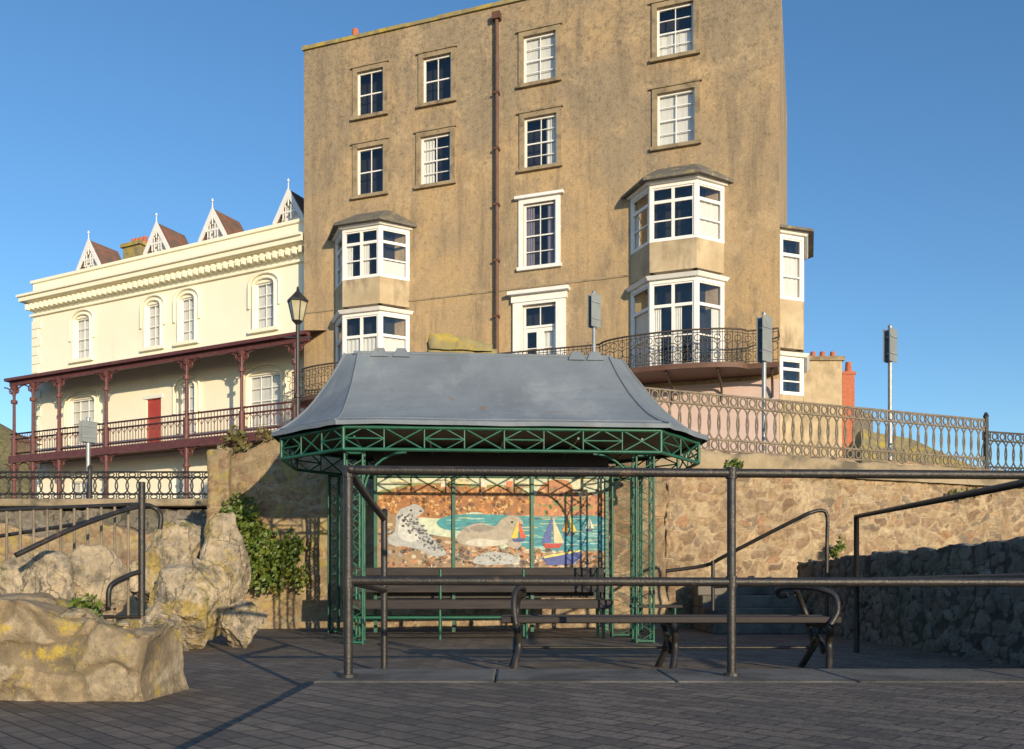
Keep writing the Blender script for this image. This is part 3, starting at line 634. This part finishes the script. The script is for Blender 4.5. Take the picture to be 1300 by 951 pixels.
for i in range(110): ell(rd.uniform(682,766),rd.uniform(620,656),rd.uniform(1,4),rd.uniform(1,3),rd.choice([(.64,.36,.18),(.24,.10,.08),(.16,.25,.08),(.55,.25,.1)]),4,rd.uniform(0,3))
mp([(555,662),(575,654),(620,653),(660,655),(700,656),(769,658),(769,700),(720,702),(690,700),(640,690),(600,676),(565,672)],(.04,.28,.33),5,True)
for i in range(120): ell(rd.uniform(572,765),rd.uniform(657,698),rd.uniform(4,13),rd.uniform(.4,1.2),rd.choice([(.16,.45,.46),(.03,.20,.30),(.35,.56,.52),(.45,.5,.3)]),6)
mp([(478,652),(500,654),(520,668),(545,678),(580,684),(620,694),(680,702),(769,700),(769,720.5),(478,720.5)],(.32,.21,.12),7,True)
for i in range(480):
    x=rd.uniform(482,765); lim=660+ (x-480)*.36 if x<540 else 684+(x-540)*.09
    y=rd.uniform(lim,719); ell(x,y,rd.uniform(1.5,5.5),rd.uniform(1.2,3.6),rd.choice([(.58,.44,.3),(.5,.22,.11),(.33,.33,.35),(.68,.58,.42),(.22,.14,.1),(.58,.3,.14),(.12,.09,.08)]),8,rd.uniform(-.3,.3))
seal1=[(503,655),(508,647),(518,643),(526,640),(535,644),(538,650),(530,657),(536,668),(548,682),(562,696),(566,704),(550,706),(532,698),(515,694),(498,692),(492,684),(500,676),(503,665)]
mp(seal1,(.42,.43,.44),9,True); mp([(508,660),(516,654),(522,668),(534,684),(520,688),(506,680)],(.60,.60,.58),9.5,True)
for i in range(110):
    t=rd.random(); x=510+t*45+rd.uniform(-9,9); y=655+t*42+rd.uniform(-7,5); ell(x,y,rd.uniform(.8,2.2),rd.uniform(.8,1.6),(.14,.14,.16),10)
ell(522,648,1.5,1.5,(.01,.01,.01),11); ell(534,649,2,1.2,(.03,.03,.03),11)
seal2=[(581,688),(584,676),(596,667),(612,664),(628,668),(636,660),(646,655),(657,656),(664,664),(660,674),(654,680),(662,692),(652,697),(640,690),(618,694),(598,694)]
mp(seal2,(.40,.35,.29),9,True); mp([(590,690),(605,684),(630,686),(645,684),(640,691),(615,694)],(.60,.56,.48),10,True); mp([(596,670),(612,666),(628,670),(620,674),(604,675)],(.28,.25,.22),10,True)
ell(650,663,1.6,1.6,(.01,.01,.01),11); ell(661,667,2.2,1.6,(.03,.03,.03),11); ell(592,672,6,2,(.28,.25,.22),11,.6)
mp([(600,712),(615,702),(640,702),(660,710),(650,716),(612,717)],(.44,.45,.45),10,True)
for i in range(25): ell(rd.uniform(608,652),rd.uniform(704,715),1.3,1,(.2,.2,.2),11)
def boat(x,y,sc,hull,s1,s2):
    mp([(x-8*sc,y),(x+9*sc,y),(x+6*sc,y+4*sc),(x-6*sc,y+4*sc)],hull,12); mp([(x,y-24*sc),(x-1*sc,y-1),(x-9*sc,y-1)],s1,12); mp([(x+1,y-22*sc),(x+2,y-1),(x+10*sc,y-1)],s2,12)
boat(658,684,1.0,(.05,.08,.3),(.8,.55,.05),(.7,.1,.04)); boat(701,690,1.5,(.5,.05,.04),(.08,.12,.4),(.75,.62,.4)); boat(722,676,1.0,(.1,.1,.12),(.6,.3,.05),(.8,.6,.1)); boat(748,672,.6,(.1,.1,.2),(.8,.75,.65),(.8,.75,.65))
mp([(688,708),(735,700),(740,706),(728,716),(695,718)],(.06,.09,.32),13); mp([(690,706),(737,698),(738,700),(691,709)],(.75,.65,.2),14)
for x,c in ((643,(.8,.2,.1)),(560,(.75,.7,.6)),(610,(.75,.72,.66))): mp([(x,611),(x+8,611),(x+8,618),(x,618)],c,5)
for i,((col,z),m_) in enumerate(layers.items()): m_.obj('mural_shape_%d'%i,paint(col),mroot)
root=grp('shelter_bench'); sb=MB()
def sbx(m,x0,x1,y0,y1,z0,z1): m.hexa([S(x0,y0,z0),S(x1,y0,z0),S(x1,y1,z0),S(x0,y1,z0),S(x0,y0,z1),S(x1,y0,z1),S(x1,y1,z1),S(x0,y1,z1)])
for i in range(3): sbx(sb,-1.72,1.38,.12+.005*i,.16+.005*i,.385+.1*i,.48+.1*i)
for i in range(4): sbx(sb,-1.72,1.38,-.32+.1*i,-.235+.1*i,.27,.305)
sbx(sb,-1.72,1.38,-.36,-.33,.2,.3)
for i in range(3): sbx(sb,1.7,2.3,-.1+.1*i,-.01+.1*i,.2,.235)
sb.obj('slats','seat',root,bevel=.006)
tt=[]
for x in (-1.6,-.6,.4,1.3):
    tt+= [[S(x,-.3,-.15),S(x,-.3,.26)],[S(x,.12,-.15),S(x,.13,.66)],[S(x,-.3,.26),S(x,.12,.26)]]
tt+=[[S(-1.7,-.3,.1),S(1.35,-.3,.1)],[S(-1.7,.12,.1),S(1.35,.12,.1)]]
for x in (1.75,2.2): tt+=[[S(x,-.08,-.15),S(x,-.08,.2)],[S(x,.15,-.15),S(x,.15,.2)]]
tubes('legs',tt,.018,'green',root,res=1)
# ---------------------------------------------------------------- foreground railing
root=grp('tubular_steel_railing')
xl=-.86; xr=5.2
tubes('top_rail',[[ (xr,4.75,1.075),(1.17,4.62,1.085),(xl+.03,4.55,1.092)],smooth_path([(xl+.03,4.55,1.092),(xl,4.6,1.09),(-.90,5.4,1.03),(-.93,6.25,.97),(-.93,6.3,.93),(-.93,6.3,-.15)],5)],.024,'iron',root,res=4)
tubes('mid_rail',[[(xr,4.75,.5),(1.17,4.62,.505),(xl,4.55,.512)],[(xl,4.55,.512),(-.93,6.3,.45)]],.024,'iron',root,res=4)
tubes('posts',[[(xl,4.55,0),(xl,4.55,1.092)],[(1.17,4.62,0),(1.17,4.62,1.085)],[(5.2,4.75,0),(5.2,4.75,1.075)]],.024,'iron',root,res=4)
mb=MB()
for x,y,z in ((xl,4.55,0),(1.17,4.62,0),(-.93,6.3,-.15)): mb.cyl(x,y,z,z+.022,.048,.042,16)
for x,y in ((xl,4.55),(1.17,4.62)):
    for z in (.475,1.055): mb.cyl(x,y,z,z+.06,.031,.031,16)
mb.obj('fittings','iron',root,smooth=False)
root=grp('stair_handrail')
tubes('rail',[[(3.22,8.1,-.15),(3.22,8.1,1.12),(3.24,5.9,1.13),(3.24,3.2,1.15)],[(3.22,8.1,.52),(3.24,3.2,.55)],[(3.24,5.2,.0),(3.24,5.2,1.13)]],.026,'iron',root,res=3)
root=grp('stair_handrail.001')
tubes('rail',[smooth_path([W(1049,790,9.6),W(1050,690,9.6),W(1050,655,9.6),W(1042,648,9.6),W(1026,652,9.6)],4)+smooth_path([W(1026,652,9.6),W(980,675,9.8),W(920,706,10.1),W(895,718,10.3),W(845,725,10.4)],4),[W(905,712,10.2),W(905,775,10.2)],[W(1044,735,9.6),W(905,745,10.2)]],.022,'iron',root,res=2)
root=grp('iron_fence')
fb_=[];A=W(-60,650,5.6);Bq=W(180,640,5.6)
for i in range(15):
    t=i/14; p=A.lerp(Bq,t); fb_.append([(p.x,p.y,.1),(p.x,p.y,p.z)])
tubes('bars',fb_,.009,'rust',root,res=2)
tubes('rails',[[A,Bq],[(A.x,A.y,.28),(Bq.x,Bq.y,.28)],[W(-60,690,5.8),W(100,665,5.8),W(180,640,5.6)]],.013,'iron',root,res=2)
tubes('end_post',[[W(180,782,5.6),W(180,612,5.6)]],.022,'iron',root,res=3)
tubes('curved_handrail',[smooth_path([W(203,672,5.7),W(204,655,5.7),W(196,645,5.7),W(175,643,5.6),W(100,668,5.2),W(20,705,4.9)]),smooth_path([W(180,725,5.6),W(160,732,5.5),W(140,745,5.4),W(138,770,5.4)])],.016,'iron',root,res=3)
# ---------------------------------------------------------------- foreground bench
root=grp('park_bench'); sl_=MB()
bx0,bx1=-.08,2.36
for i in range(5): sl_.box(bx0,bx1,6.2+.095*i,6.275+.095*i,.200+.006*abs(i-2),.245+.006*abs(i-2))
sl_.obj('seat_slats','seat',root,bevel=.008)
en=[]
for k,x in enumerate((.03,1.16,2.27)):
    en.append(smooth_path([(x-.03,6.14,-.15),(x,6.2,-.05),(x+.02,6.26,.06),(x,6.2,.19),(x,6.4,.19),(x,6.64,.19),(x+.02,6.58,.06),(x,6.64,-.05),(x-.03,6.72,-.15)],5))
    en.append(smooth_path([(x,6.3,.0),(x,6.43,.09),(x,6.55,.0)],4))
arm=[]
for x,sg in ((.03,-.25),(2.27,1)):
    arm.append(smooth_path([(x,6.18,.2),(x+.06*sg,6.2,.3),(x+.05*sg,6.24,.41),(x-.05*sg,6.3,.46),(x-.18*sg,6.45,.47),(x-.24*sg,6.6,.45),(x-.22*sg,6.63,.40),(x-.17*sg,6.6,.41)],6))
    arm.append(smooth_path([(x,6.62,.2),(x-.04*sg,6.64,.32),(x-.12*sg,6.55,.45)],5))
tubes('iron_leg',en,.026,'iron',root,res=2); tubes('scroll_arm',arm,.022,'iron',root,res=2)
tubes('stretcher',[[(bx0+.1,6.43,.02),(bx1-.1,6.43,.02)]],.01,'iron',root)
# ---------------------------------------------------------------- upper street furniture
def loopfence(name,a,b,zb,zt,mat,step=.16,posts=(),r=.011):
    root=grp(name); G=Frame(b[:2],(a[0]-b[0],a[1]-b[1])); Lg=(Vector(a[:2])-Vector(b[:2])).length; pl=[]; s=step/2
    hh=zt-zb
    while s<Lg:
        pl.append(circ(G,s,0,zb+hh*.5,step*.62,hh*.30,14)); pl.append(circ(G,s,.01,zb+hh*.9,step*.32,hh*.075,8)); pl.append(circ(G,s,.01,zb+hh*.1,step*.32,hh*.075,8))
        pl.append([G.pt(s+step/2,0,zb),G.pt(s+step/2,0,zb+hh*.2)]); pl.append([G.pt(s+step/2,0,zb+hh*.8),G.pt(s+step/2,0,zt)]); s+=step
    tubes('loops',pl,r,mat,root,res=1)
    tubes('rails',[[G.pt(0,0,z),G.pt(Lg,0,z)] for z in (zb,zb+hh*.2,zb+hh*.8,zt)],r*1.5,mat,root,res=1)
    m_=MB()
    for s in posts:
        p=G.pt(s*Lg,0,0); m_.cyl(p[0],p[1],zb-.15,zt+.06,.045,.04); m_.cyl(p[0],p[1],zt+.06,zt+.13,.05,.02)
    if posts: m_.obj('posts','iron',root)
loopfence('ornate_iron_railing',(1.9,12.45),(8.15,14.9),2.47,3.3,'rust',.17,(0,),r=.0125)
loopfence('ornate_iron_railing.001',(8.15,14.9),(11,15.8),2.35,3.1,'ironfar',.17,())
loopfence('ornate_iron_railing.002',(-12.5,16.1),(-5.55,16.1),2.05,2.56,'iron',.2,(0,.33,.66,1),r=.012)
def sign(name,u,v0,v1,Y,zb,ang=38,w=.26):
    root=grp(name); p=W(u,v0,Y); hz=(v1-v0)*Y/f; m_=MB(); m_.cyl(p.x,p.y,zb,p.z+.06,.038,.038,14); m_.cyl(p.x,p.y,p.z+.06,p.z+.075,.042,.03,14); m_.obj('pole','galv',root,smooth=False)
    c=math.radians(ang); d=Vector((math.cos(c),math.sin(c)))
    G=Frame((p.x+d.x*w/2,p.y+d.y*w/2),(-d.x,-d.y)); q=MB(); q.fb(G,0,w,.055,.067,p.z-hz,p.z); q.fb(G,0,w,-.067,-.055,p.z-hz,p.z); q.obj('sign_plate','signback',root,bevel=.004)
    k=MB(); 
    for t in (.25,.75): k.fb(G,w*.3,w*.7,-.055,.055,p.z-hz*t-.02,p.z-hz*t+.02); k.fb(G,.01,w-.01,.067,.08,p.z-hz*t-.015,p.z-hz*t+.015)
    k.obj('bracket','galv',root)
sign('traffic_sign',754,374,416,18,2.3); sign('traffic_sign.001',970,402,460,14.6,2.3); sign('traffic_sign.002',1130,418,460,15.9,2.3); sign('traffic_sign.003',112,535,562,17,2.0,50,.3)
root=grp('street_lamp'); x,y=-5.44,22; m_=MB(); m_.cyl(x,y,2.3,3.4,.12,.1); m_.cyl(x,y,3.4,7.05,.075,.05); m_.cyl(x,y,3.4,3.5,.14,.14); m_.cyl(x,y,5.2,5.28,.1,.1)
m_.box(x-.35,x+.35,y-.015,y+.015,6.72,6.75); m_.cyl(x,y,7.05,7.15,.05,.14,6); m_.cyl(x,y,7.62,7.68,.27,.27,6); m_.cyl(x,y,7.68,7.88,.26,.07,6); m_.cyl(x,y,7.88,8.02,.05,.02,6)
m_.obj('column','iron',root)
m_=MB(); m_.cyl(x,y,7.15,7.62,.13,.235,6); m_.obj('lantern_glass','lampglass',root)
tubes('lantern_bars',[[(x+.135*math.cos(a),y+.135*math.sin(a),7.15),(x+.24*math.cos(a),y+.24*math.sin(a),7.62)] for a in [i*math.pi/3 for i in range(6)]],.014,'iron',root)
root=grp('distant_house'); m_=MB(); a=W(1016,458,40); b=W(1069,452,40); m_.box(a.x,b.x,40,47,2.3,a.z); m_.obj('walls','stucco2',root)
m_=MB(); m_.box(a.x+.3,b.x+.1,39.9,41.2,a.z+.001,a.z+.2); m_.obj('parapet','surround',root)
m_=MB()
for u in (1032,1044,1057): q=W(u,440,40.8); m_.cyl(q.x,q.y,a.z+.2,a.z+.62,.15,.11)
m_.obj('chimney_pot','terracotta',root)
m_=MB(); c=W(1069,470,40.5); d=W(1085,470,40.5); zz=W(0,475,40.5).z; m_.box(c.x+.01,d.x,40.5,41.5,2.3,zz); m_.box(c.x-.02,d.x+.06,40.45,41.55,zz,zz+.12); q=W(1077,460,41); m_.cyl(q.x,q.y,zz+.12,W(0,460,41).z,.17,.13); m_.obj('brick_chimney','terracotta',root)
m_=MB(); r0=W(1069,503,41);r1=W(1115,524,41); m_.add([(r0.x,41.6,r0.z),(r1.x,41.6,r1.z),(r1.x,41.6,2.3),(r0.x,41.6,2.3),(r0.x,50,r0.z),(r1.x,50,r1.z)],[(0,1,2,3),(0,1,5,4)]); m_.obj('slate_slope','slate',root)
# low lichened outbuilding roof behind the right railing
root=grp('outbuilding'); m_=MB(); q0=W(1092,0,24).x; q1=W(1252,0,24).x; qm=W(1150,0,24).x
m_.box(q0+.2,q1-.2,24,27,2.3,3.5); m_.obj('walls','stucco2',root)
m_=MB(); m_.add([(q0,23.8,3.5),(q1,23.8,3.5),(q1-1.4,25.5,4.75),(q0+.6,25.5,5.0),(q1,27.2,3.5),(q0,27.2,3.5)],[(0,1,2,3),(1,4,2),(4,5,3,2),(5,0,3)]); m_.obj('roof','lichstone',root)
def mound(name,cx,cy,rx,ry,z0,h,mat,seed=0):
    m_=MB(); n=70; vs=[];fs=[]
    for i in range(n+1):
        for j in range(n+1):
            x=-1+2*i/n;y=-1+2*j/n; d=max(0,1-(x*x+y*y)); z=h*d**.6*(1+.3*noise.noise(Vector((x*2.5+seed,y*2.5,seed))))+.12*noise.noise(Vector((x*12,y*12,seed))) if d>0 else -.3
            vs.append((cx+x*rx,cy+y*ry,z0+z))
    for i in range(n):
        for j in range(n): fs.append((i*(n+1)+j,(i+1)*(n+1)+j,(i+1)*(n+1)+j+1,i*(n+1)+j+1))
    m_.add(vs,fs); return m_.obj(name,mat,None,smooth=True)
mound('hill',-75,110,30,30,2,17,'grass',6)
# ---------------------------------------------------------------- light, sky, camera
az=27; el=11
sun=bpy.data.lights.new('sun','SUN'); sun.energy=5.0; sun.angle=math.radians(.5); sun.color=(1,.82,.55)
so=bpy.data.objects.new('sun',sun); scene.collection.objects.link(so)
dv=Vector((-math.sin(math.radians(az))*math.cos(math.radians(el)),math.cos(math.radians(az))*math.cos(math.radians(el)),-math.sin(math.radians(el))))
so.rotation_euler=dv.to_track_quat('-Z','Y').to_euler()
wd=bpy.data.worlds.new('World'); scene.world=wd; wd.use_nodes=True; nt=wd.node_tree
sk=nt.nodes.new('ShaderNodeTexSky'); sk.sky_type='NISHITA'; sk.sun_disc=False; sk.sun_elevation=math.radians(el); sk.sun_rotation=math.radians(180-az); sk.ozone_density=3.4; sk.air_density=1.0; sk.dust_density=.2
hs=nt.nodes.new('ShaderNodeHueSaturation'); hs.inputs['Saturation'].default_value=1.08; hs.inputs['Value'].default_value=1.4
nt.links.new(sk.outputs[0],hs.inputs['Color']); nt.links.new(hs.outputs[0],nt.nodes['Background'].inputs[0]); nt.nodes['Background'].inputs[1].default_value=.15
cam=bpy.data.cameras.new('camera'); cam.sensor_width=36; cam.lens=f/1300*36; cam.shift_y=(H-475.5)/1300; cam.clip_end=3000
co=bpy.data.objects.new('camera',cam); co.location=(0,0,ZC); co.rotation_euler=(math.pi/2,0,0); scene.collection.objects.link(co); scene.camera=co
scene.view_settings.view_transform='Standard'; scene.view_settings.look='None'; scene.view_settings.exposure=0
